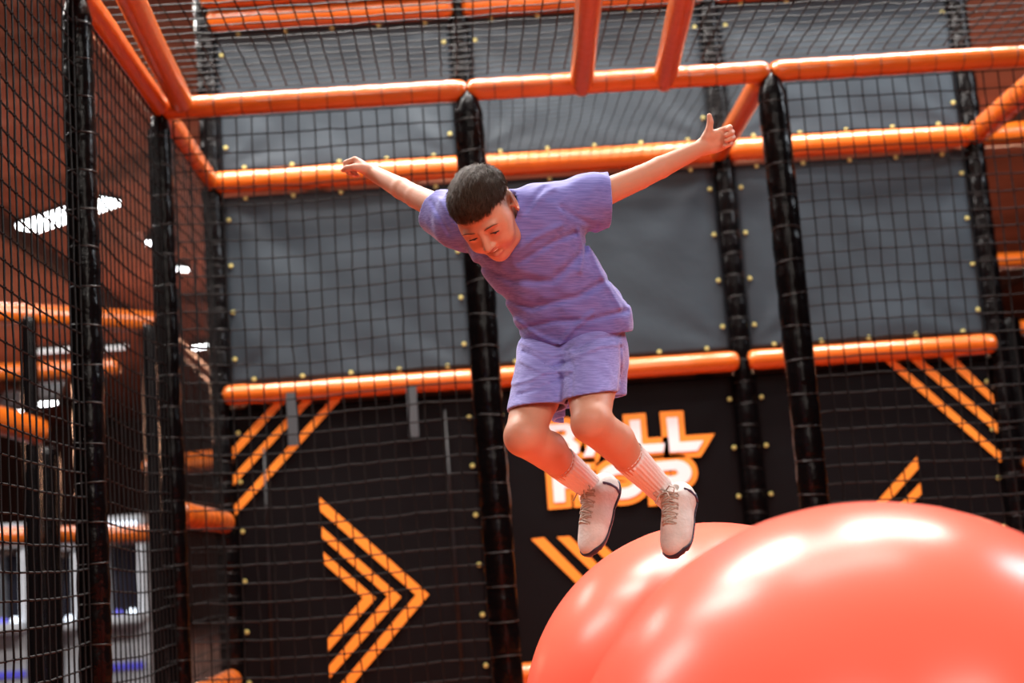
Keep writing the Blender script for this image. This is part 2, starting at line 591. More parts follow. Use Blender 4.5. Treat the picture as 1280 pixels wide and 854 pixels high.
# flat print on the black sheets: thin vinyl pieces just in front of the sheet
YP = D-.010


def decal(name, pts, m, parent, y=YP, t=.0012, label=None):
    P = [onY(px, py, y) for px, py in pts]
    bm = bmesh.new()
    vs_ = [bm.verts.new((p.x, y, p.z)) for p in P]
    f = bm.faces.new(vs_)
    r = bmesh.ops.extrude_face_region(bm, geom=[f])
    bmesh.ops.translate(bm, verts=[v for v in r['geom'] if isinstance(v, bmesh.types.BMVert)], vec=(0, t, 0))
    bmesh.ops.recalc_face_normals(bm, faces=bm.faces)
    bmesh.ops.triangulate(bm, faces=[f for f in bm.faces if len(f.verts) > 4])
    bmesh.ops.translate(bm, verts=bm.verts, vec=-Vector(parent.location))
    o = bm_obj(name, bm, m, parent, smooth=False)
    if label: o['label'] = label
    return o


def zc(ox, oy, s, pts): return [(ox+x/s, oy+y/s) for x, y in pts]


C0 = (380, 600, 3.361)
pl, pm, pr_ = sheets['b', 0], sheets['b', 1], sheets['b', 2]
decal('chevron_stripe', zc(*C0, [(63, 72), (525, 482), (160, 912), (112, 960), (110, 912), (470, 484), (68, 130)]), M_PRINT, pl, label='outermost orange chevron')
decal('chevron_stripe', zc(*C0, [(68, 192), (408, 492), (108, 832), (102, 786), (352, 490), (73, 240)]), M_PRINT, pl, label='middle orange chevron')
decal('chevron_stripe', zc(*C0, [(77, 300), (302, 497), (100, 722), (97, 672), (248, 497), (80, 348)]), M_PRINT, pl, label='innermost orange chevron')
C1 = (260, 440, 3.882)
decal('corner_stripe', zc(*C1, [(115, 468), (360, 205), (410, 205), (118, 520)]), M_PRINT, pl)
decal('corner_stripe', zc(*C1, [(118, 603), (490, 205), (535, 205), (122, 650)]), M_PRINT, pl)
decal('corner_stripe', zc(*C1, [(122, 753), (620, 205), (668, 205), (128, 800)]), M_PRINT, pl)
C2 = (1080, 420, 3.56)
decal('corner_stripe', zc(*C2, [(345, 95), (400, 92), (575, 263), (580, 306)]), M_PRINT, pr_)
decal('corner_stripe', zc(*C2, [(205, 105), (252, 100), (592, 388), (594, 432)]), M_PRINT, pr_)
decal('corner_stripe', zc(*C2, [(78, 100), (125, 97), (606, 518), (610, 562)]), M_PRINT, pr_)
decal('chevron_stripe', zc(*C2, [(235, 538), (242, 590), (-40, 905), (-75, 890)]), M_PRINT, pr_)
decal('chevron_stripe', zc(*C2, [(250, 655), (256, 702), (45, 925), (10, 910)]), M_PRINT, pr_)
C3 = (640, 620, 2)
decal('chevron_stripe', zc(*C3, [(48, 108), (80, 104), (235, 262), (205, 262)]), M_PRINT, pm)
decal('chevron_stripe', zc(*C3, [(112, 103), (144, 101), (300, 256), (270, 258)]), M_PRINT, pm)
decal('chevron_stripe', zc(*C3, [(172, 100), (204, 98), (360, 250), (330, 252)]), M_PRINT, pm)

# lettering
C4 = (640, 490, 4)


def ell_pts(cx, cy, rx, ry, n=28, a0=0, a1=360):
    return [(cx+rx*math.cos(math.radians(a0+(a1-a0)*i/n)), cy+ry*math.sin(math.radians(a0+(a1-a0)*i/n))) for i in range(n)]


def letter(name, loops, parent):
    for nm, m, off, y in ((name + '_outline', M_PRINT, .0265, YP), (name + '_letter', M_WHITE, -.002, YP-.003)):
        cu = bpy.data.curves.new('c', 'CURVE')
        cu.dimensions = '2D'
        cu.fill_mode = 'BOTH'
        cu.extrude = .0008
        cu.offset = off
        for L in loops:
            P = [onY(*q, D) for q in zc(*C4, L)]
            sp = cu.splines.new('POLY')
            sp.points.add(len(P)-1)
            for i, p in enumerate(P): sp.points[i].co = (p.x, p.z, 0, 1)
            sp.use_cyclic_u = True
        co = bpy.data.objects.new('c', cu)
        COL.objects.link(co)
        me = bpy.data.meshes.new_from_object(co.evaluated_get(bpy.context.evaluated_depsgraph_get()))
        bpy.data.objects.remove(co)
        me.transform(Matrix(((1, 0, 0, 0), (0, 0, -1, y), (0, 1, 0, 0), (0, 0, 0, 1))))
        me.transform(Matrix.Translation(-Vector(parent.location)))
        me.materials.clear()
        o = link(nm, me, m, parent, smooth=False)


def rot(loop): return loop[::-1]


letter('b', [[(168, 165), (275, 158), (318, 178), (325, 215), (305, 238), (335, 262), (338, 300), (305, 330), (180, 340)],
             rot([(218, 198), (262, 195), (270, 206), (262, 218), (219, 220)]), rot([(221, 262), (272, 258), (282, 272), (272, 286), (223, 289)])], pm)
letter('a', [[(352, 327), (425, 150), (485, 147), (556, 315), (500, 318), (486, 284), (420, 288), (407, 325)], rot([(436, 250), (456, 196), (474, 247)])], pm)
letter('l', [[(583, 142), (640, 138), (650, 262), (765, 255), (758, 303), (597, 312)]], pm)
letter('l', [[(768, 128), (828, 125), (838, 250), (958, 242), (925, 297), (785, 305)]], pm)
letter('h', [[(195, 372), (255, 369), (260, 430), (330, 426), (327, 365), (388, 362), (398, 545), (338, 548), (333, 478), (264, 482), (268, 552), (208, 557)]], pm)
letter('o', [ell_pts(545, 447, 122, 92), rot(ell_pts(545, 447, 62, 34))], pm)
letter('p', [[(700, 352)]+[(700, 350), (810, 341)]+ell_pts(820, 405, 78, 65, 12, -85, 85)+[(820, 470), (765, 474), (768, 535), (710, 540)],
             rot([(757, 396), (815, 392), (828, 405), (815, 418), (758, 421)])], pm)

# seams and webbing straps
for par, q in ((pl, ((330, 560), (341, 850))), (pl, ((556, 512), (578, 840)))):
    A, B = onY(*q[0], YP-.003), onY(*q[1], YP-.003)
    o = link('seam', rod_mesh('seam', [A-Vector(par.location), (A+B)/2-Vector(par.location), B-Vector(par.location)], .005, 6), M_SEAM, par)
for (px, py, ln) in ((365, 508, .24), (515, 500, .23)):
    A = onY(px, py, D-.075)
    o = box_obj('webbing_strap', (0, 0, -ln/2), (.045, .006, ln), M_STRAP)
    o.location = (A.x, D-.088, A.z+.06)
    tag(o, 'dark grey webbing strap hanging from rear beam, ' + ('over the orange corner stripes' if px < 400 else 'right of the corner stripes'), 'strap', 'webbing straps on the rear beam')

# ------------------------------------------------------------------ balls
def ball(px, py, rad, depth, label):
    c = at(px, py, depth)
    bm = bmesh.new()
    bmesh.ops.create_uvsphere(bm, u_segments=128, v_segments=80, radius=rad)
    # slight sag on the floor, moulded pole ring
    for v in bm.verts:
        lat = v.co.z/rad
        v.co *= 1+.0015*math.exp(-((lat-.965)/.006)**2)
        if v.co.z < -rad*.97: v.co.z = -rad*.97
    o = bm_obj('bouncing_ball', bm, M_BALL)
    o.location = c
    o.rotation_euler = (0.9, .5, .3) if px > 1000 else (-.6, .4, 0)
    o.rotation_euler = (0, 0, 0)
    tag(o, label, 'ball', 'giant coral bouncing balls')
    bm = bmesh.new()
    bmesh.ops.create_cone(bm, segments=20, radius1=.022, radius2=.018, depth=.008, cap_ends=True)
    v = bm_obj('valve_plug', bm, M_BALL, o)
    v.location = (0, -rad*math.cos(math.radians(-35)), rad*math.sin(math.radians(-35)))
    v.rotation_euler = (math.radians(90+35), 0, 0)
    return o


BR = .4776
ball(898, 898, BR, 3.62, 'giant coral ball under the boy shoes, half hidden by the nearer one')
ball(1107, 1036, BR, 2.165, 'giant glossy coral ball nearest the camera, filling the lower right corner')
print('ball bottoms', (at(898, 898, 3.62).z-BR), (at(1107, 1036, 2.165).z-BR))

# ------------------------------------------------------------------ background behind the nets
def bgbeam(p0, p1, depth0, depth1, rad, label, m=None, name='padded_beam', cat='beam'):
    return pad(name, at(*p0, depth0), at(*p1, depth1), rad, m or M_ORANGE, label, cat, .3, None, 'frame of the play structure behind', .01)


bgbeam((-60, 388), (196, 403), 9.0, 9.6, .068, 'orange padded beam of the next frame, behind the left net')
bgbeam((196, 403), (300, 506), 9.6, 14.0, .05, 'orange padded beam running away behind the left corner posts')
bgbeam((-60, 508), (52, 541), 7.6, 8.2, .075, 'bright orange padded beam stub at the left picture edge')
bgbeam((-60, 468), (150, 459), 12, 12, .07, 'dim orange padded beam deep behind the left net')
bgbeam((-60, 672), (207, 667), 10, 10, .062, 'orange padded rail low behind the left net')
bgbeam((186, 584), (300, 572), 9.5, 10.5, .07, 'dull orange padded rail behind the left corner posts')
bgbeam((1190, 172), (1330, 163), 8.4, 8.4, .07, 'pale orange padded beam behind the right corner post')
bgbeam((1160, 331), (1330, 322), 9.5, 9.5, .05, 'thin orange beam behind the right corner post, upper')
bgbeam((1170, 414), (1330, 408), 9.5, 9.5, .05, 'thin orange beam behind the right corner post, lower')
for (px, ptop, depth, rad, lab) in ((36, 395, 9.1, .05, 'dark padded post of the next frame, left of the nearest post'), (186, 405, 9.5, .05, 'dark padded post of the next frame beside the corner post'),
                                     (57, 560, 9.9, .085, 'thick dark padded post low behind the left net'), (1262, 395, 9.3, .06, 'dark padded post behind the right corner')):
    a = at(px, ptop, depth)
    pad('padded_post', (a.x, a.y, 0), (a.x, a.y, a.z), rad, M_BLACKV, lab, 'post', .3, None, 'frame of the play structure behind', .01)


def led(px, py, depth, lx, ly, label, ang=0, tilt=0, m=None):
    c = at(px, py, depth)
    root = empty('ceiling_light', c)
    root.rotation_euler = (tilt, 0, ang)
    tag(root, label, 'ceiling light', 'white light fittings in the hall')
    box_obj('housing', (0, 0, .05), (lx+.06, ly+.06, .06), M_STEEL, root, .008)
    box_obj('diffuser', (0, 0, 0.005), (lx, ly, .05), m or M_LED, root, .01)


led(84, 269, 16.5, 1.5, .30, 'bright white ceiling panel seen through the left net', -.69, 0)
led(247, 432, 24, 1.0, .7, 'bright white light beside the left corner posts', -.5, .3)
led(20, 507, 15, .22, .3, 'white light above the bright beam stub at far left', 0, .6)
led(62, 496, 15, .2, .3, 'white light between the far left beam and nearest post', 0, .6)
led(65, 438, 20, .5, .3, 'dim row light left of the nearest post', 0, .2, M_LEDD)
led(135, 435, 20, .45, .3, 'dim row light right of the nearest post', 0, .2, M_LEDD)
led(189, 300, 20, .1, .3, 'small white light left of the front corner post', 0, .5)
led(226, 335, 22, .18, .25, 'small white light right of the front corner post', .5, .4)


# game machines glimpsed low behind the left net
def machine(px, depth, w_, h_, label, blue=False):
    a = at(px, 760, depth)
    root = empty('game_machine', (a.x, a.y, 0))
    tag(root, label, 'game machine', 'pale game machines behind the left net')
    box_obj('cabinet', (0, .2, h_*.22), (w_, .6, h_*.44), M_PALE, root, .03)
    for s in (-1, 1):
        box_obj('side_pillar', (s*(w_/2-.04), .2, h_*.62), (.08, .6, h_*.4), M_PALE, root, .02)
    box_obj('back_panel', (0, .48, h_*.62), (w_-.16, .05, h_*.4), M_PALE, root)
    box_obj('screen', (0, .3, h_*.62), (w_-.16, .02, h_*.36), M_SCREEN, root)
    s = box_obj('sign', (0, .16, h_*.89), (w_, .55, h_*.12), M_PALE, root, .03)
    box_obj('lit_front', (0, -.125, h_*.89), (w_*.7, .02, h_*.05), M_GLOW, s, .005)
    c = box_obj('control_shelf', (0, -.15, h_*.43), (w_*.95, .25, .08), M_PALE, root, .02)
    for k in (-1, 0, 1):
        bm = bmesh.new()
        bmesh.ops.create_uvsphere(bm, u_segments=14, v_segments=8, radius=.035)
        b_ = bm_obj('button', bm, M_GLOW if k else M_BLUEG, c)
        b_.location = (k*w_*.25, -.16, h_*.43+.045)
    if blue: box_obj('led_strip', (0, -.11, h_*.2), (w_*.8, .02, .05), M_BLUEG, root, .005)


machine(12, 11.2, .36, 1.5, 'pale game machine at the far left picture edge', True)
machine(80, 11.4, .33, 1.45, 'pale game machine between two dark posts at left', False)
machine(154, 11.2, .42, 1.5, 'pale game machine right of the nearest black post', True)
machine(1290, 10.5, .55, 2.1, 'pale grey machine glimpsed at the right picture edge', False)

# ------------------------------------------------------------------ the boy: implicit surfaces meshed with surface nets
BD = 3.4
_bx, _by = (690-640)*BD/F_PX, -(430-427)*BD/F_PX


def J(px, py, dd=0.0):
    """joint in the boy's own frame (x right, y up, z toward the viewer), metres"""
    d = BD+dd
    return np.array([(px-640)*d/F_PX-_bx, -(py-427)*d/F_PX-_by, -dd])


def nrm(v):
    v = np.asarray(v, float)
    return v/np.linalg.norm(v)


def basis(L, U):
    """rows: left, up, front"""
    U = nrm(U)
    L = np.asarray(L, float)
    L = nrm(L-U*L.dot(U))
    return np.array([L, U, np.cross(L, U)])


class Field:
    def __init__(s, lo, hi, h):
        s.lo, s.h = np.array(lo, float), h
        s.n = np.ceil((np.array(hi)-s.lo)/h).astype(int)+1
        s.F = np.full(s.n, .06, np.float32)

    def sub(s, lo, hi):
        i0 = np.clip(np.floor((np.array(lo)-s.lo)/s.h).astype(int), 0, s.n)
        i1 = np.clip(np.ceil((np.array(hi)-s.lo)/s.h).astype(int)+1, 0, s.n)
        sl = tuple(slice(a, b) for a, b in zip(i0, i1))
        ax = [(s.lo[k]+s.h*np.arange(i0[k], i1[k])).astype(np.float32) for k in range(3)]
        return sl, ax[0][:, None, None], ax[1][None, :, None], ax[2][None, None, :]

    def op(s, fn, lo, hi, k, mode):
        p = abs(k)+3*s.h
        sl, X, Y, Z = s.sub(np.array(lo)-p, np.array(hi)+p)
        if 0 in s.F[sl].shape: return
        d = fn(X, Y, Z)
        A = s.F[sl]
        if mode == 'add':
            if k > 0:
                hh = np.maximum(k-np.abs(A-d), 0)/k
                s.F[sl] = np.minimum(A, d)-hh*hh*k*.25
            else: s.F[sl] = np.minimum(A, d)
        else:
            d = -d
            if k > 0:
                hh = np.maximum(k-np.abs(A-d), 0)/k
                s.F[sl] = np.maximum(A, d)+hh*hh*k*.25
            else: s.F[sl] = np.maximum(A, d)

    def cone(s, a, b, ra, rb, k=.02, mode='add'):
        a, b = np.asarray(a, float), np.asarray(b, float)
        ba = b-a
        l2 = max(1e-9, ba.dot(ba))

        def fn(X, Y, Z):
            x, y, z = X-a[0], Y-a[1], Z-a[2]
            t = np.clip((x*ba[0]+y*ba[1]+z*ba[2])/l2, 0, 1)
            return np.sqrt((x-t*ba[0])**2+(y-t*ba[1])**2+(z-t*ba[2])**2)-(ra+t*(rb-ra))
        m = max(ra, rb)
        s.op(fn, np.minimum(a, b)-m, np.maximum(a, b)+m, k, mode)

    def ell(s, c, R, B=None, k=.02, mode='add'):
        c, R = np.asarray(c, float), np.asarray(R, float)
        B = np.eye(3) if B is None else B

        def fn(X, Y, Z):
            x, y, z = X-c[0], Y-c[1], Z-c[2]
            q = [B[i][0]*x+B[i][1]*y+B[i][2]*z for i in range(3)]
            k0 = np.sqrt(sum((q[i]/R[i])**2 for i in range(3)))
            k1 = np.sqrt(sum((q[i]/R[i]**2)**2 for i in range(3)))+1e-6
            return k0*(k0-1)/k1
        m = R.max()
        s.op(fn, c-m, c+m, k, mode)

    def grid(s):
        return s.sub(s.lo, s.lo+s.h*(s.n-1))[1:]

    def cut(s, p, n, k=0.0, where=None):
        """remove everything on the side n points to"""
        p, n = np.asarray(p, float), nrm(n)
        X, Y, Z = s.grid()
        d = (X-p[0])*n[0]+(Y-p[1])*n[1]+(Z-p[2])*n[2]
        if where is not None: d = np.where(where(X, Y, Z), d, -1).astype(np.float32)
        s.F = np.maximum(s.F, d).astype(np.float32)

    def mesh(s, name, smooth=2, lam=.5):
        F = s.F
        F[0], F[-1], F[:, 0], F[:, -1], F[:, :, 0], F[:, :, -1] = (.06,)*6
        S = F < 0
        c = np.zeros(tuple(s.n-1), np.uint8)
        for i in (0, 1):
            for j in (0, 1):
                for k in (0, 1):
                    c += S[i:s.n[0]-1+i, j:s.n[1]-1+j, k:s.n[2]-1+k]
        act = (c > 0) & (c < 8)
        I = np.argwhere(act)
        idx = np.full(act.shape, -1, np.int32)
        idx[act] = np.arange(len(I))
        acc = np.zeros((len(I), 3))
        cnt = np.zeros(len(I))
        corner = {}
        for i in (0, 1):
            for j in (0, 1):
                for k in (0, 1):
                    corner[i, j, k] = F[I[:, 0]+i, I[:, 1]+j, I[:, 2]+k].astype(float)
        for ax in range(3):
            for u in (0, 1):
                for v in (0, 1):
                    a = [u, v]
                    a.insert(ax, 0)
                    b = [u, v]
                    b.insert(ax, 1)
                    fa, fb = corner[tuple(a)], corner[tuple(b)]
                    cr = (fa < 0) != (fb < 0)
                    t = np.where(cr, fa/np.where(cr, fa-fb, 1), 0)
                    p = np.array(a, float)[None, :].repeat(len(I), 0)
                    p[:, ax] = t
                    acc += np.where(cr[:, None], p, 0)
                    cnt += cr
        V = (I+acc/cnt[:, None])*s.h+s.lo
        Q = []
        for ax in range(3):
            o = [b for b in range(3) if b != ax]
            A = np.take(S, np.arange(0, s.n[ax]-1), ax)
            Bq = np.take(S, np.arange(1, s.n[ax]), ax)
            E = np.argwhere(A != Bq)
            fl = A[E[:, 0], E[:, 1], E[:, 2]]
            ok = (E[:, o[0]] > 0) & (E[:, o[1]] > 0)
            E, fl = E[ok], fl[ok]
            q = []
            for du, dv in ((0, 0), (-1, 0), (-1, -1), (0, -1)):
                e = E.copy()
                e[:, o[0]] += du
                e[:, o[1]] += dv
                q.append(idx[e[:, 0], e[:, 1], e[:, 2]])
            q = np.stack(q, -1)
            if ax == 1: fl = ~fl
            q[~fl] = q[~fl][:, ::-1]
            Q.append(q)
        Q = np.concatenate(Q)
        Q = Q[(Q >= 0).all(1)]
        for _ in range(smooth):
            ss = np.zeros_like(V)
            nn_ = np.zeros(len(V))
            for a, b in ((0, 1), (1, 2), (2, 3), (3, 0)):
                for x, y in ((a, b), (b, a)):
                    for k in range(3): ss[:, k] += np.bincount(Q[:, x], V[Q[:, y], k], len(V))
                    nn_ += np.bincount(Q[:, x], minlength=len(V))
            V = V+lam*(ss/np.maximum(nn_, 1)[:, None]-V)
        return np_mesh(name, V, Q)


def paint(me, fn):
    V = np.empty(len(me.vertices)*3, np.float32)
    me.vertices.foreach_get('co', V)
    V = V.reshape(-1, 3)
    c = np.concatenate([fn(V.astype(float)), np.ones((len(V), 1))], 1).astype(np.float32)
    a = me.color_attributes.new('Col', 'FLOAT_COLOR', 'POINT')
    a.data.foreach_set('color', c.ravel())


def attr_mat(name, rough, sss=0, bump=0, bscale=60, spec=.4, stretch=None):
    m = mat(name, (1, 1, 1), rough, spec=spec, sss=sss, bump=bump, bscale=bscale, stretch=stretch)
    a = m.node_tree.nodes.new('ShaderNodeAttribute')
    a.attribute_name = 'Col'
    m.node_tree.links.new(a.outputs['Color'], m.node_tree.nodes['Principled BSDF'].inputs['Base Color'])
    return m


def blob(V, c, r):
    return np.exp(-(((V-c)/r)**2).sum(1))


M_SKIN = attr_mat('skin', .5, sss=.12, bump=.04, bscale=160)
M_HAIR = mat('dark_brown_hair', (.034, .018, .010), .6, var=.5, vscale=60, color2=(.020, .011, .007), spec=.25)
M_HAIRL = mat('brown_hair_strand', (.055, .029, .016), .55, spec=.3)
M_BROW = mat('brow_hair', (.12, .05, .028), .8)
M_LASH = mat('lash', (.02, .008, .006), .6)
M_TEETH = mat('teeth', (.8, .74, .68), .3)
M_EYEW = attr_mat('eye', .15)
M_SOCK = mat('white_sock_knit', (.82, .76, .75), .85, bump=.3, bscale=260)
M_SHOE = mat('off_white_shoe_knit', (.62, .585, .55), .6, var=.06, vscale=40, bump=.15, bscale=150)
M_SOLE = mat('navy_sole_rubber', (.018, .016, .035), .45)
M_LACE = mat('cream_lace', (.44, .39, .33), .7)
M_NAVY = mat('navy_shoe_trim', (.05, .045, .10), .5)
M_MOUTH = mat('mouth', (.12, .02, .015), .5)


def cloth_mat(name, base, streak, rotz):
    m = bpy.data.materials.new(name)
    m.use_nodes = True
    nt = m.node_tree
    b = nt.nodes['Principled BSDF']
    b.inputs['Roughness'].default_value = .78
    b.inputs['Sheen Weight'].default_value = .25
    b.inputs['Specular IOR Level'].default_value = .25
    tc = nt.nodes.new('ShaderNodeTexCoord')
    mp = nt.nodes.new('ShaderNodeMapping')
    mp.inputs['Rotation'].default_value = (0, 0, rotz)
    mp.inputs['Scale'].default_value = (18, 380, 90)
    n = nt.nodes.new('ShaderNodeTexNoise')
    n.inputs['Scale'].default_value = 1
    n.inputs['Detail'].default_value = 3
    r = nt.nodes.new('ShaderNodeValToRGB')
    r.color_ramp.elements[0].position = .36
    r.color_ramp.elements[1].position = .66
    r.color_ramp.elements[0].color = (*base, 1)
    r.color_ramp.elements[1].color = (*streak, 1)
    bp = nt.nodes.new('ShaderNodeBump')
    bp.inputs['Strength'].default_value = .15
    bp.inputs['Distance'].default_value = .003
    nt.links.new(tc.outputs['Object'], mp.inputs[0])
    nt.links.new(mp.outputs[0], n.inputs[0])
    nt.links.new(n.outputs[0], r.inputs[0])
    nt.links.new(r.outputs[0], b.inputs['Base Color'])
    nt.links.new(n.outputs[0], bp.inputs['Height'])
    nt.links.new(bp.outputs[0], b.inputs['Normal'])
    return m


M_SHIRT = cloth_mat('lavender_heather_knit', (.13, .13, .43), (.21, .205, .56), -.35)
M_SHORT = cloth_mat('lavender_shorts_knit', (.19, .18, .50), (.30, .285, .66), -.08)
M_CUFF = mat('shirt_seam', (.15, .13, .38), .8)

# --- skeleton
HS = .88
HEADC = J(610, 267, -.15)
HB = basis((.90, .22, .38), (-.475, .64, .605))         # head: left, up, front
NECK = J(634, 270, -.07)
CHEST = J(661, 318, -.05)
WAIST = J(694, 372, 0.0)
PELV = J(713, 432, .03)
SHL, SHR = J(706, 262, -.07), J(575, 272, .02)
ELL, WRL = J(800, 222, .02), J(880, 183, .09)
ELR, WRR = J(520, 246, .14), J(464, 215, .27)
HIPR, HIPL = J(684, 448, .03), J(738, 446, -.03)
KNR, KNL = J(655, 545, -.17), J(739, 528, -.22)
ANR, ANL = J(742, 612, .05), J(828, 614, -.04)
TORS = basis((.94, .10, .32), NECK-PELV)


def H(l, u, f): return HEADC+HS*(l*HB[0]+u*HB[1]+f*HB[2])


lo, hi = J(418, 705, .42), J(925, 192, -.3)
lo = np.minimum(lo, J(418, 705, 0)); hi = np.maximum(hi, J(925, 192, .1))
lo[2], hi[2] = -.40, .34
hi[1] = max(J(437, 188, .3)[1], J(900, 140, .12)[1])
lo[0] = J(418, 300, .33)[0]
hi[0] = J(926, 180, .12)[0]
SK = Field(lo, hi, .0026)
# torso
SK.ell(CHEST, (.096, .12, .054), TORS, .03)
SK.ell(J(640, 283, -.055), (.095, .055, .046), TORS, .03)
SK.ell(WAIST, (.088, .11, .058), TORS, .04)
SK.ell(PELV, (.098, .075, .066), TORS, .03)
# arms
for S_, E_, W_ in ((SHL, ELL, WRL), (SHR, ELR, WRR)):
    SK.ell(S_, (.042, .04, .04), TORS, .03)
    mid = S_*.55+E_*.45
    SK.cone(S_, mid, .036, .0325, .008)
    SK.cone(mid, E_, .0325, .0275, .005)
    m2 = E_*.68+W_*.32
    SK.cone(E_, m2, .0272, .0258, .004)
    SK.cone(m2, W_, .0258, .0185, .005)
# legs
for Hh, K, A, sg in ((HIPR, KNR, ANR, -1), (HIPL, KNL, ANL, 1)):
    m1 = Hh*.5+K*.5
    SK.cone(Hh, m1, .054, .0545, .01)
    SK.cone(m1, K, .0545, .041, .008)
    dirn = nrm(K-Hh)
    SK.ell(K+nrm(np.array([-.45, -.1, .6]))*.002, (.0385, .0385, .0385), None, .016)
    sh = nrm(A-K)
    back = nrm(np.array([.5, .75, -.45]))
    back = nrm(back-sh*back.dot(sh))
    c1 = K*.68+A*.32+back*.010
    c2 = K*.42+A*.58+back*.001
    SK.cone(K, c1, .040, .0405, .010)
    SK.cone(c1, c2, .0415, .0300, .006)
    SK.cone(c2, A, .0300, .023, .006)
    SK.cone(K-back*.009, K*.5+A*.5-back*.005, .034, .027, .012)
    SK.cone(K*.5+A*.5-back*.005, A-back*.002, .027, .021, .01)
# neck and head
SK.cone(NECK+np.array([0, -.02, 0]), H(0, -.05, -.02), .044, .043, .02)
SK.ell(H(0, .032, -.008), HS*np.array((.071, .080, .090)), HB, HS*.02)
SK.ell(H(0, -.028, .028), HS*np.array((.058, .060, .060)), HB, HS*.025)
SK.cone(H(-.034, -.07, .03), H(0, -.077, .062), HS*.022, HS*.019, HS*.025)
SK.cone(H(.034, -.07, .03), H(0, -.077, .062), HS*.022, HS*.019, HS*.025)
for s in (-1, 1):
    SK.ell(H(s*.036, -.036, .062), HS*np.array((.024, .021, .021)), HB, HS*.02)       # smiling cheeks
    SK.ell(H(s*.045, .004, .042), HS*np.array((.021, .036, .030)), HB, HS*.02)
    SK.ell(H(s*.025, .021, .078), HS*np.array((.020, .007, .009)), HB, HS*.014)       # brow ridge
    SK.ell(H(s*.030, .004, .094), HS*np.array((.017, .0105, .010)), HB, HS*.012, 'sub')  # sockets
    SK.ell(H(s*.030, .001, .0735), HS*np.array((.0150, .0125, .0125)), HB, HS*.005)   # lids
    SK.ell(H(s*.030, -.0025, .088), HS*np.array((.0115, .0028, .0065)), HB, HS*.0015, 'sub')  # lid opening
SK.cone(H(0, .010, .084), H(0, -.026, .104), HS*.0072, HS*.0098, HS*.012)
for s in (-1, 1):
    SK.ell(H(s*.0105, -.030, .094), HS*np.array((.0075, .0065, .008)), HB, HS*.006)
    SK.ell(H(s*.006, -.0375, .099), HS*np.array((.0028, .003, .004)), HB, HS*.002, 'sub')
SK.cone(H(-.019, -.0445, .087), H(0, -.0460, .0935), HS*.0040, HS*.0048, HS*.006)
SK.cone(H(.019, -.0445, .087), H(0, -.0460, .0935), HS*.0040, HS*.0048, HS*.006)
SK.cone(H(-.017, -.0600, .084), H(0, -.0640, .0895), HS*.0042, HS*.0052, HS*.006)
SK.cone(H(.017, -.0600, .084), H(0, -.0640, .0895), HS*.0042, HS*.0052, HS*.006)
SK.ell(H(0, -.077, .067), HS*np.array((.020, .015, .015)), HB, HS*.012)
for s in (-1, 1):                                                     # open smile
    SK.cone(H(s*.022, -.0445, .0875), H(0, -.0530, .0965), HS*.0032, HS*.0062, HS*.002, 'sub')
for s in (-1, 1):                                                     # ears
    EB = basis(HB[0]*.9+HB[2]*(-.35*s)*s*1.0, HB[1]*.98-HB[2]*.2) if s > 0 else basis(HB[0]*.9+HB[2]*.35, HB[1]*.98-HB[2]*.2)
    SK.ell(H(s*.074, .004, -.012), HS*np.array((.0075, .031, .0185)), EB, HS*.006)
    SK.ell(H(s*.083, .008, -.008), HS*np.array((.0055, .019, .010)), EB, HS*.003, 'sub')
    SK.ell(H(s*.079, -.004, -.004), HS*np.array((.005, .008, .006)), EB, HS*.003, 'sub')
    SK.ell(H(s*.073, .004, .006), HS*np.array((.004, .006, .004)), EB, HS*.004)


# hands: palm from metacarpals, five fingers, each with its own bends
def hand(W_, a, t, curl, thumb, sc=1.0, spread=.10):
    a = nrm(a)
    t = nrm(t-a*np.dot(t, a))
    n = np.cross(t, a) if hand.sign > 0 else np.cross(a, t)
    mcp = []
    specs = ((.62, .0275, .0135, .36), (.20, .0300, .0145, 0.06), (-.22, .0285, .0135, -.18), (-.60, .0225, .0115, -.42))
    for i, (off, l1, _, sp) in enumerate(specs):
        m_ = W_+a*(.056-.004*abs(off)-.003*(i == 3))*sc+t*off*.030*sc
        mcp.append(m_)
        SK.cone(W_+t*off*.016*sc, m_, .0125*sc, .0092*sc, .008)
    SK.ell(W_+a*.03*sc+n*.003, (.027*sc, .033*sc, .0125*sc), np.array([t, a, n]), .008)
    SK.ell(W_+a*.022*sc+t*.018*sc+n*.008, (.012*sc, .022*sc, .011*sc), np.array([t, a, n]), .008)  # thumb ball
    for i, (off, l1, _, sp) in enumerate(specs):
        d = nrm(a+t*sp*spread)
        p = mcp[i]
        ang = 0
        for s_, (l, r0, r1) in enumerate(((l1, .0084, .0074), (l1*.66, .0074, .0066), (l1*.52, .0066, .0056))):
            ang += curl[i][s_]
            q = p+(d*math.cos(ang)+n*math.sin(ang))*l*sc
            SK.cone(p, q, r0*sc, r1*sc, .0016)
            p = q
    p = W_+a*.012*sc+t*.020*sc+n*.006
    for k, (l, da, dt, dn) in enumerate(thumb):
        v = nrm(a*da+t*dt+n*dn)
        q = p+v*l*sc
        SK.cone(p, q, (.0115, .0092, .0082)[k]*sc, (.0092, .0082, .0066)[k]*sc, (.006, .002, .002)[k])
        p = q


hand.sign = -1
# his left hand (image right): thumb up, fingers curled toward the viewer
hand(WRL, nrm(WRL-ELL)+np.array([.25, .05, .15]), np.array([-.25, 1, .1]), ((.75, 1.15, .7), (.95, 1.2, .7), (1.05, 1.2, .7), (1.1, 1.25, .7)),
     ((.020, .6, .7, .25), (.018, .5, .85, .1), (.016, .25, 1, -.05)), .95)
hand.sign = 1
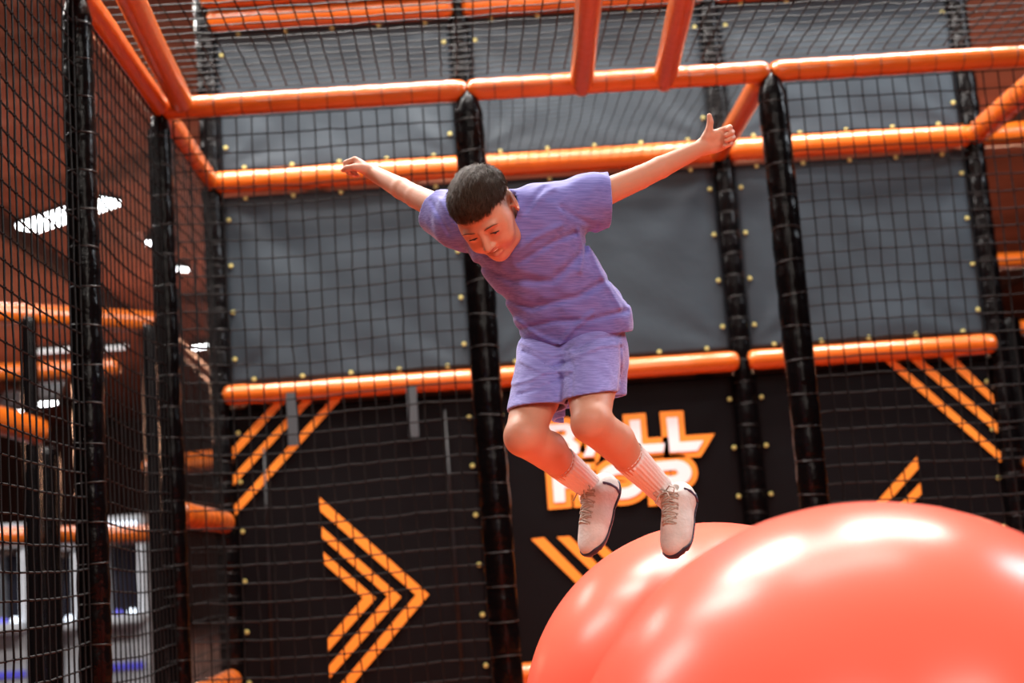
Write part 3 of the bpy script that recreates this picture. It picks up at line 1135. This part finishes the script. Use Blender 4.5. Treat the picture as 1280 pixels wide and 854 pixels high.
# his right hand (image left): loose fist, seen from its back
hand(WRR, nrm(WRR-ELR)+np.array([-.1, .15, .25]), np.array([-.2, .18, .9]), ((.9, 1.35, .8), (1.1, 1.4, .8), (1.1, 1.4, .8), (1.1, 1.35, .8)),
     ((.026, .75, .5, .5), (.022, .85, -.1, .6), (.018, .7, -.5, .6)), .92)
skin_me = SK.mesh('person', 1)


def skin_col(V):
    base = np.array([.60, .285, .185])
    c = np.tile(base, (len(V), 1))
    R = (V-HEADC) @ HB.T/HS
    for s in (-1, 1):
        b = blob(R, np.array([s*.038, -.032, .075]), .022)[:, None]
        c = c*(1-.3*b)+np.array([.62, .19, .12])*.3*b
        b = blob(R, np.array([s*.079, .004, -.01]), .022)[:, None]
        c = c*(1-.3*b)+np.array([.60, .17, .11])*.3*b
    for s in (-1, 0, 1):
        b = np.clip(1.6*np.exp(-(((R-np.array([s*.013, -.0455, .093]))/np.array([.013, .0042, .012]))**2).sum(1)), 0, 1)[:, None]
        c = c*(1-.55*b)+np.array([.52, .16, .12])*.55*b
        b = np.clip(1.6*np.exp(-(((R-np.array([s*.012, -.0635, .090]))/np.array([.013, .0052, .012]))**2).sum(1)), 0, 1)[:, None]
        c = c*(1-.5*b)+np.array([.54, .17, .12])*.5*b
    b = np.clip(2*np.exp(-(((R-np.array([0, -.0520, .083]))/np.array([.015, .0036, .007]))**2).sum(1)), 0, 1)[:, None]
    c = c*(1-.7*b)+np.array([.14, .02, .015])*.7*b
    # the clipped sides of the haircut shade into the skin
    near = (np.abs(R[:, 0]) < .12) & (R[:, 1] > -.08) & (np.abs(R[:, 2]) < .13)
    f = np.clip((R[:, 1]+.012-np.maximum(R[:, 2]-.0, 0)*.45)/.03, 0, 1)*np.clip((.045-R[:, 2])/.02, 0, 1)*near
    f = np.maximum(f, np.clip((R[:, 1]-.045)/.01, 0, 1)*near)
    c = c*(1-.72*f[:, None])+np.array([.06, .03, .02])*.72*f[:, None]
    return c


paint(skin_me, skin_col)
boy = link('person', skin_me, M_SKIN)
ORG = CAM+RIGHT*_bx+UP*_by+FWD*BD
BOYM = Matrix(((RIGHT.x, UP.x, -FWD.x, ORG.x), (RIGHT.y, UP.y, -FWD.y, ORG.y), (RIGHT.z, UP.z, -FWD.z, ORG.z), (0, 0, 0, 1)))
boy.matrix_world = BOYM
tag(boy, 'boy in lavender shirt and shorts jumping above the balls, arms flung back', 'person')


def part(name, me, m, parent=boy, smooth=True, label=None):
    o = link(name, me, m, parent, smooth)
    if label: o['label'] = label
    return o


def rod(name, pts, r, m, parent=boy, segs=8):
    return part(name, rod_mesh(name, [Vector(p) for p in pts], r, segs), m, parent)


# eyes, lashes, brows, teeth
for s in (-1, 1):
    bm = bmesh.new()
    bmesh.ops.create_uvsphere(bm, u_segments=24, v_segments=16, radius=.0118*HS)
    me = bpy.data.meshes.new('eyeball')
    bm.to_mesh(me)
    bm.free()
    gaze = nrm(HB[2]-.25*HB[1]+.0*HB[0])

    def ecol(V):
        d = V @ gaze/.0118/HS
        c = np.tile(np.array([.75, .66, .62]), (len(V), 1))
        c[d > .86] = (.06, .03, .015)
        c[d > .95] = (.004, .004, .004)
        return c
    paint(me, ecol)
    e = part('eyeball', me, M_EYEW)
    e.location = H(s*.030, .0, .0725)
    rod('eyelash', [H(s*(.030+x), -.0002+.0020*(1-(x/.012)**2), .0862-.35*abs(x)*(abs(x)/.014)) for x in np.linspace(-.0125, .0135, 9)], [.0005]+[.0014]*7+[.0005], M_LASH, segs=6)
    rod('eyebrow', [H(s*(.030+x), .0195+.004*(1-((x-.004)/.02)**2), .0893-.45*max(0, x+.004)*.75) for x in np.linspace(-.017, .021, 9)], [.0006, .0012, .0015, .0016, .0016, .0015, .0012, .0009, .0004], M_BROW, segs=8)
rod('upper_teeth', [H(x, -.0490+.010*(abs(x)/.022)**2*.7, .0885-.35*abs(x)) for x in np.linspace(-.016, .016, 9)], [.0015]+[.0031]*7+[.0015], M_TEETH)

# hair: a fitted cap and a coat of short strands combed forward
HF = Field(HEADC-.15, HEADC+.15, .003)
HF.ell(H(0, .034, -.010), HS*np.array((.0765, .088, .0960)), HB, 0)
HF.ell(H(0, .073, .02), HS*np.array((.056, .045, .060)), HB, .02)
X, Y, Z = HF.grid()


def hcoord(X, Y, Z):
    x, y, z = X-HEADC[0], Y-HEADC[1], Z-HEADC[2]
    return [(B_[0]*x+B_[1]*y+B_[2]*z)/HS for B_ in HB]


l, u, f = hcoord(X, Y, Z)
# hairline: high over the brow, down past the temples, around the ears, low on the nape
line = np.where(f > .02, .040+.10*np.clip(f-.055, 0, 1)*0+.06*np.clip(np.abs(l)-.045, 0, 1)*-0.0, 0)
fr = np.clip((f+.02)/.07, 0, 1)
line = -.045+fr*fr*(3-2*fr)*.098+.004*np.sin(l*260)*fr
line = line+np.clip(.03-np.abs(f-.0), 0, 1)*.8*np.clip((np.abs(l)-.06)/.01, 0, 1)
line = np.maximum(line, np.where(f > -.07, .040-.9*np.clip(-f-.035, 0, 1), -1)*np.clip((np.abs(l)-.045)/.015, 0, 1)-.05*(np.abs(l) < .045))
thin = np.clip((.062-u)/.05, 0, 1)*.009
HF.F = np.maximum(HF.F+thin, (line-u)*.9).astype(np.float32)
nz_ = (np.sin(l*420+np.sin(f*160)*1.5)+np.sin(l*270+f*90+1.3)+np.sin(u*300+l*200))*.0006
HF.F = (HF.F+nz_).astype(np.float32)
hair = part('hair', HF.mesh('hair', 1), M_HAIR)
# strands
hv = np.empty(len(hair.data.vertices)*3, np.float32)
hn = np.empty_like(hv)
hair.data.vertices.foreach_get('co', hv)
hair.data.vertices.foreach_get('normal', hn)
hv, hn = hv.reshape(-1, 3).astype(float), hn.reshape(-1, 3).astype(float)
R = (hv-HEADC) @ HB.T/HS
outer = (np.einsum('ij,ij->i', hn, hv-H(0, .02, -.01)) > .03)
cand = np.nonzero(outer & (R[:, 1] > -.03))[0]
sel = rng.choice(cand, 8000)
SV, SQ = [], []
for q in sel:
    p, n = hv[q]+rng.normal(size=3)*.0012, hn[q]
    rl = R[q]
    top = np.clip((rl[1]-.03)/.05, 0, 1)
    flow = HB[2]*(.9*top+.25)-HB[1]*(.9*(1-top)+.15)+HB[0]*(.25*rl[0]/.07)+rng.normal(size=3)*.16
    flow = nrm(flow-n*flow.dot(n))
    L = (.005+.015*top)*rng.uniform(.7, 1.2)
    sd = nrm(np.cross(n, flow))
    wd = .00042
    pts = [p-n*.001, p+flow*L*.5+n*L*(.12+.04*top), p+flow*L+n*L*.10]
    b0 = len(SV)
    for k, ww in enumerate((1, .9, .15)):
        for off in (sd*wd*ww, -sd*wd*.5*ww+n*wd*.8*ww, -sd*wd*.5*ww-n*wd*.8*ww): SV.append(pts[k]+off)
    for k in (0, 1):
        for e in range(3): SQ.append((b0+3*k+e, b0+3*k+(e+1) % 3, b0+3*k+3+(e+1) % 3, b0+3*k+3+e))
st = part('hair_strands', np_mesh('hair_strands', SV, SQ), M_HAIRL, hair)
st['kind'] = 'stuff'

# --- clothes
def fold_noise(X, Y, Z, defs):
    """defs: (point list, width, height): soft ridges along polylines in the boy's frame, seen along his front"""
    out = 0
    for pts, wd, ht in defs:
        ht *= .95
        wd *= .66
        best = None
        for a, b in zip(pts[:-1], pts[1:]):
            a2, b2 = np.array(a[:2]), np.array(b[:2])
            ba = b2-a2
            t = np.clip(((X-a2[0])*ba[0]+(Y-a2[1])*ba[1])/(ba.dot(ba)+1e-9), 0, 1)
            d = (X-a2[0]-t*ba[0])**2+(Y-a2[1]-t*ba[1])**2
            best = d if best is None else np.minimum(best, d)
        out = out+ht*np.exp(-best/wd**2)
    return out


def pxl(*q): return [J(x, y, -.08) for x, y in q]


lo, hi = J(515, 470, 0), J(785, 215, 0)
lo[2], hi[2] = -.2, .24
lo[1] -= .02
SH = Field(lo-.02, hi+.02, .0029)
SH.ell(J(660, 313, -.05), (.122, .13, .082), TORS, .04)
SH.ell(J(645, 285, -.06), (.118, .075, .066), TORS, .05)
SH.ell(J(698, 366, -.01), (.121, .12, .084), TORS, .05)
SH.ell(J(723, 413, .015), (.130, .10, .092), TORS, .06)
SH.cone(J(692, 320, 0), J(741, 402, .02), .070, .080, .03)
SH.cone(SHL+np.array([-.03, -.005, 0]), J(738, 253, -.04), .062, .061, .05)
SH.cone(J(738, 253, -.04), J(782, 246, .0), .060, .062, .03)
dn = np.array([0, -.010, 0])
SH.cone(SHR+np.array([.035, -.005, -.02]), SHR+dn, .064, .059, .05)
SH.cone(SHR+dn, SHR+(ELR-SHR)*1.0+dn, .059, .056, .03)
SH.cone(NECK+np.array([.0, -.02, 0]), H(0, -.02, -.03), .058, .056, .03)
X, Y, Z = SH.grid()
folds = [
    (pxl((598, 330), (640, 350), (690, 352), (728, 318), (738, 290)), .014, -.008),
    (pxl((625, 370), (665, 384), (720, 372), (760, 350)), .013, -.007),
    (pxl((648, 412), (690, 402), (740, 400), (785, 388)), .010, -.006),
    (pxl((645, 400), (672, 420), (700, 432)), .009, .006),
    (pxl((740, 392), (715, 412), (700, 430)), .009, .006),
    (pxl((640, 320), (668, 300), (700, 285)), .011, .005),
    (pxl((648, 330), (690, 305), (720, 292)), .010, -.005),
    (pxl((668, 262), (678, 248), (692, 238)), .009, .003),
    (pxl((656, 268), (668, 250), (680, 236)), .008, -.003),
    (pxl((722, 290), (728, 312), (724, 340)), .008, .007),
    (pxl((733, 300), (752, 345), (776, 385)), .010, .006),
    (pxl((742, 300), (765, 350), (786, 380)), .009, -.005),
    (pxl((536, 246), (548, 268), (560, 290)), .007, -.005),
    (pxl((546, 243), (558, 264), (572, 284)), .007, .004),
    (pxl((700, 262), (722, 275), (745, 282)), .010, -.005),
]
SH.F = (SH.F-fold_noise(X, Y, Z, folds)*np.clip((Z+.06)*18, 0, 1)-.0016*np.sin(X*90+Y*40+np.sin(Z*60)*2)*np.sin(Y*70-X*25)).astype(np.float32)
O_ = SH.F.copy()
SH.F = np.maximum(O_, -(O_+.0075))
# openings: hem, two sleeve ends, neck
hem_n = np.array([.165, -.99, -.02])
sel_n = nrm(J(760, 240, 0)-J(712, 262, -.07))
ser_n = nrm(J(520, 250, .13)-J(560, 268, .03))
hx_ = (X-J(650, 428)[0])
wave = .010*np.exp(-((X-J(698, 0)[0])/.035)**2)-.006*np.exp(-((X-J(655, 0)[0])/.03)**2)
SH.F = np.maximum(SH.F, (X-J(718, 418)[0])*.12-(Y-J(718, 423)[1])*.99-wave).astype(np.float32)
SH.cut(J(759.5, 250, 0), (.99, .03, -.05), where=lambda X, Y, Z: Y+0*X+0*Z > J(760, 318, 0)[1])
SH.cut(SHR+(ELR-SHR)*.46, nrm(ELR-SHR)+np.array([0, .12, 0]))
def near_neck(X, Y, Z):
    q = nrm(H(0, -.02, -.03)-NECK)
    x, y, z = X-NECK[0], Y-NECK[1], Z-NECK[2]
    t = x*q[0]+y*q[1]+z*q[2]
    return (x*x+y*y+z*z-t*t < .061**2) & (t > -.03)



SH.cut(H(0, -.055, -.02), nrm(H(0, -.02, -.03)-NECK), where=near_neck)
shirt = part('shirt', SH.mesh('shirt', 2), M_SHIRT, label='lavender heather short-sleeved shirt')
# ribbed collar
cx = H(0, -.062, -.023)
cn = nrm(H(0, -.02, -.03)-NECK)
ca, cb = frame_of(cn)
col_pts = [Vector(cx)+(ca*math.cos(t)+cb*math.sin(t))*.0600 for t in np.linspace(0, 2*math.pi, 37)]
rod('collar', col_pts, .0075, M_CUFF, shirt)

lo, hi = J(610, 530, 0), J(805, 385, 0)
lo[2], hi[2] = -.2, .30
SO = Field(lo-.03, hi+.03, .0029)
SO.ell(J(716, 425, .03), (.122, .075, .09), TORS, 0)
SO.ell(J(714, 448, .02), (.120, .06, .09), basis((.94, .0, .3), (0, 1, 0)), .03)
hR, hL = J(671, 512, -.10), J(737, 496, -.14)
SO.cone(HIPR+np.array([.004, .012, 0]), hR+(hR-HIPR)*.35, .072, .064, .022)
SO.cone(HIPL+np.array([.006, .012, 0]), hL+(hL-HIPL)*.35, .072, .060, .022)
SO.ell(J(711, 470, -.03), (.05, .045, .06), None, .02)
SO.cone(J(752, 440, .03), J(764, 530, -.02), .062, .034, .03)
SO.cone(J(700, 450, .08), J(716, 530, .07), .065, .045, .03)
X, Y, Z = SO.grid()
sfold = [
    (pxl((655, 440), (690, 458), (712, 452)), .007, -.006),
    (pxl((652, 452), (680, 466), (712, 462)), .007, .005),
    (pxl((650, 428), (690, 445), (712, 440)), .006, .004),
    (pxl((718, 436), (745, 424), (775, 420)), .007, -.005),
    (pxl((716, 446), (750, 432), (778, 430)), .007, .005),
    (pxl((640, 480), (668, 472), (690, 460)), .006, .004),
    (pxl((648, 492), (680, 482), (708, 470)), .006, -.004),
    (pxl((776, 430), (776, 460), (770, 490)), .005, -.005),
    (pxl((714, 455), (713, 480), (710, 505)), .006, -.003),
]
SO.F = (SO.F-fold_noise(X, Y, Z, sfold)*np.clip((Z+.05)*18, 0, 1)-.0012*np.sin(X*110+Y*30+np.sin(Z*60)*2)*np.sin(Y*80-X*25)).astype(np.float32)
O_ = SO.F.copy()
SO.F = np.maximum(O_, -(O_+.0075))
# hems: one plane per leg, waist hidden under the shirt
right_leg = (X < J(709, 500, -.1)[0])
dR = -(Y-hR[1])*.93+(X-hR[0])*.10+(Z-hR[2])*.22
dL = -(Y-hL[1])*.97+(X-hL[0])*.16+(Z-hL[2])*.12
SO.F = np.maximum(SO.F, np.where(right_leg, dR, dL)).astype(np.float32)
SO.F = np.maximum(SO.F, (Y-J(700, 398)[1])).astype(np.float32)
shorts = part('shorts', SO.mesh('shorts', 2), M_SHORT, label='lavender heather knee shorts')


# --- socks and shoes
def sock(top, ank, into, r0, r1):
    ax = [top, top*.66+ank*.34, top*.33+ank*.67, ank, ank*.45+into*.55, into]
    rr = [r0, r0*.94, r0*.84, r1, r1*1.02, r1*1.0]
    P, Rr = [], []
    for i in range(len(ax)-1):
        for k in range(6):
            t = k/6
            P.append(Vector(ax[i]*(1-t)+ax[i+1]*t))
            Rr.append(rr[i]*(1-t)+rr[i+1]*t)
    N = 96
    V, Q = loft(P, Rr, N, cap=False)
    for i in range(len(P)):
        for s in range(N):
            k = 1+(.035 if s % 4 < 2 else -.03)
            v = V[i*N+s]
            V[i*N+s] = P[i]+(v-P[i])*k*(1+.012*math.sin(i*1.3)*(i > 14))
    # rolled cuff
    return np_mesh('sock', [tuple(v) for v in V], Q)


def shoe(heel, toe, dors, name_label):
    """heel, toe: points on the sole line; dors: up out of the foot"""
    a = nrm(toe-heel)
    d = nrm(dors-a*np.dot(dors, a))
    sd = np.cross(a, d)
    L = np.linalg.norm(toe-heel)
    lo_ = np.minimum(heel, toe)-.11
    hi_ = np.maximum(heel, toe)+.11
    Fd = Field(lo_, hi_, .0026)
    B = np.array([sd, d, a])

    def S(x, y, z): return heel+sd*x+d*y+a*z*L
    Fd.ell(S(0, .028, .13), (.0255, .034, .032), B, 0)
    Fd.cone(S(0, .036, .19), S(0, .054, .26), .0265, .027, .02)
    Fd.ell(S(.002, .028, .45), (.029, .034, .070), B, .03)
    Fd.ell(S(.004, .022, .72), (.034, .026, .060), B, .03)
    Fd.ell(S(.003, .018, .86), (.029, .020, .036), B, .02)
    Fd.cone(S(0, .058, .34), S(.002, .034, .70), .022, .018, .02)
    X, Y, Z = Fd.grid()
    base = Fd.F.copy()
    h = (X-heel[0])*d[0]+(Y-heel[1])*d[1]+(Z-heel[2])*d[2]
    al = ((X-heel[0])*a[0]+(Y-heel[1])*a[1]+(Z-heel[2])*a[2])/L
    xs_ = (X-heel[0])*sd[0]+(Y-heel[1])*sd[1]+(Z-heel[2])*sd[2]
    rise = .004+.016*np.clip((al-.72)/.3, 0, 1)**2+.006*np.clip((.2-al)/.2, 0, 1)
    up = np.maximum(base, rise-h)
    op = S(0, .080, .22)
    up = np.maximum(up, -(np.sqrt((X-op[0])**2+(Y-op[1])**2+(Z-op[2])**2)-.022))
    Fd.F = up.astype(np.float32)
    root = part('shoe', Fd.mesh('shoe', 1), M_SHOE, label=name_label)
    stud = .0022*np.sign(np.sin(al*60))*np.sign(np.sin(xs_*260+1.5))
    so = np.maximum(np.maximum(base-.0035, h-rise-.003), rise-.012-h-stud*(h < rise-.008))
    Fd.F = so.astype(np.float32)
    part('sole', Fd.mesh('sole', 1), M_SOLE, root)
    # laces: five rows over the instep, crossing
    def surf(x, z):
        # march down the dorsal direction until the upper is met
        for y in np.linspace(.12, -.02, 90):
            p = S(x, y, z)
            i = np.round((p-Fd.lo)/Fd.h).astype(int)
            if (i >= 0).all() and (i < Fd.n).all() and base[tuple(i)] < 0: return p+d*.0012
        return S(x, .03, z)
    zs = np.linspace(.34, .74, 7)
    for i, z in enumerate(zs):
        wx = .023-.0012*i
        rod('lace', [surf(x, z+.02*math.sin(x*60)*(1 if i % 2 else -1)) for x in np.linspace(-wx, wx, 7)], .0026, M_LACE, root, 6)
        if i < 6:
            for s_ in (-1, 1):
                rod('lace', [surf(s_*wx*(1-2*t), z+(zs[i+1]-z)*t) for t in (0, .25, .5, .75, 1)], .0022, M_LACE, root, 6)
    k0 = surf(0, .33)
    for s_ in (-1, 1):
        loop = [k0+d*.003, k0+sd*s_*.014+d*.012-a*.004, k0+sd*s_*.028+d*.010+a*.006, k0+sd*s_*.022+d*.003+a*.012, k0+d*.003]
        rod('lace', loop, .0017, M_LACE, root, 6)
        rod('lace', [k0+d*.003, k0+sd*s_*.010+d*.010+a*.014, k0+sd*s_*.020+d*.006+a*.034], .0016, M_LACE, root, 6)
    # navy heel tab stripe
    for s_ in (-1, 1):
        rod('heel_stripe', [S(s_*.027, .062, .20), S(s_*.0325, .045, .17), S(s_*.033, .025, .16), S(s_*.031, .010, .18)], .0035, M_NAVY, root, 6)
    return root, S


# right foot (image left), left foot (image right)
hRf, tRf = J(771, 606, .075), J(744, 692, -.02)
hLf, tLf = J(862, 622, -.01), J(850, 694, -.13)
dorsR = np.array([-.74, 0, .66])
dorsL = np.array([-.56, .05, .82])
shoe(hRf, tRf, dorsR, 'white knit shoe on his right foot')
shoe(hLf, tLf, dorsL, 'white knit shoe on his left foot')
for K, A, hp, tp, dr in ((KNR, ANR, hRf, tRf, dorsR), (KNL, ANL, hLf, tLf, dorsL)):
    topc = K*.52+A*.48
    into = hp+(tp-hp)*.22+nrm(dr)*.035
    bk = nrm(np.array([.5, .75, -.45]))
    topc = topc+bk*.003
    part('sock', sock(topc, A, into, .0375, .0290), M_SOCK, label='ribbed white crew sock')
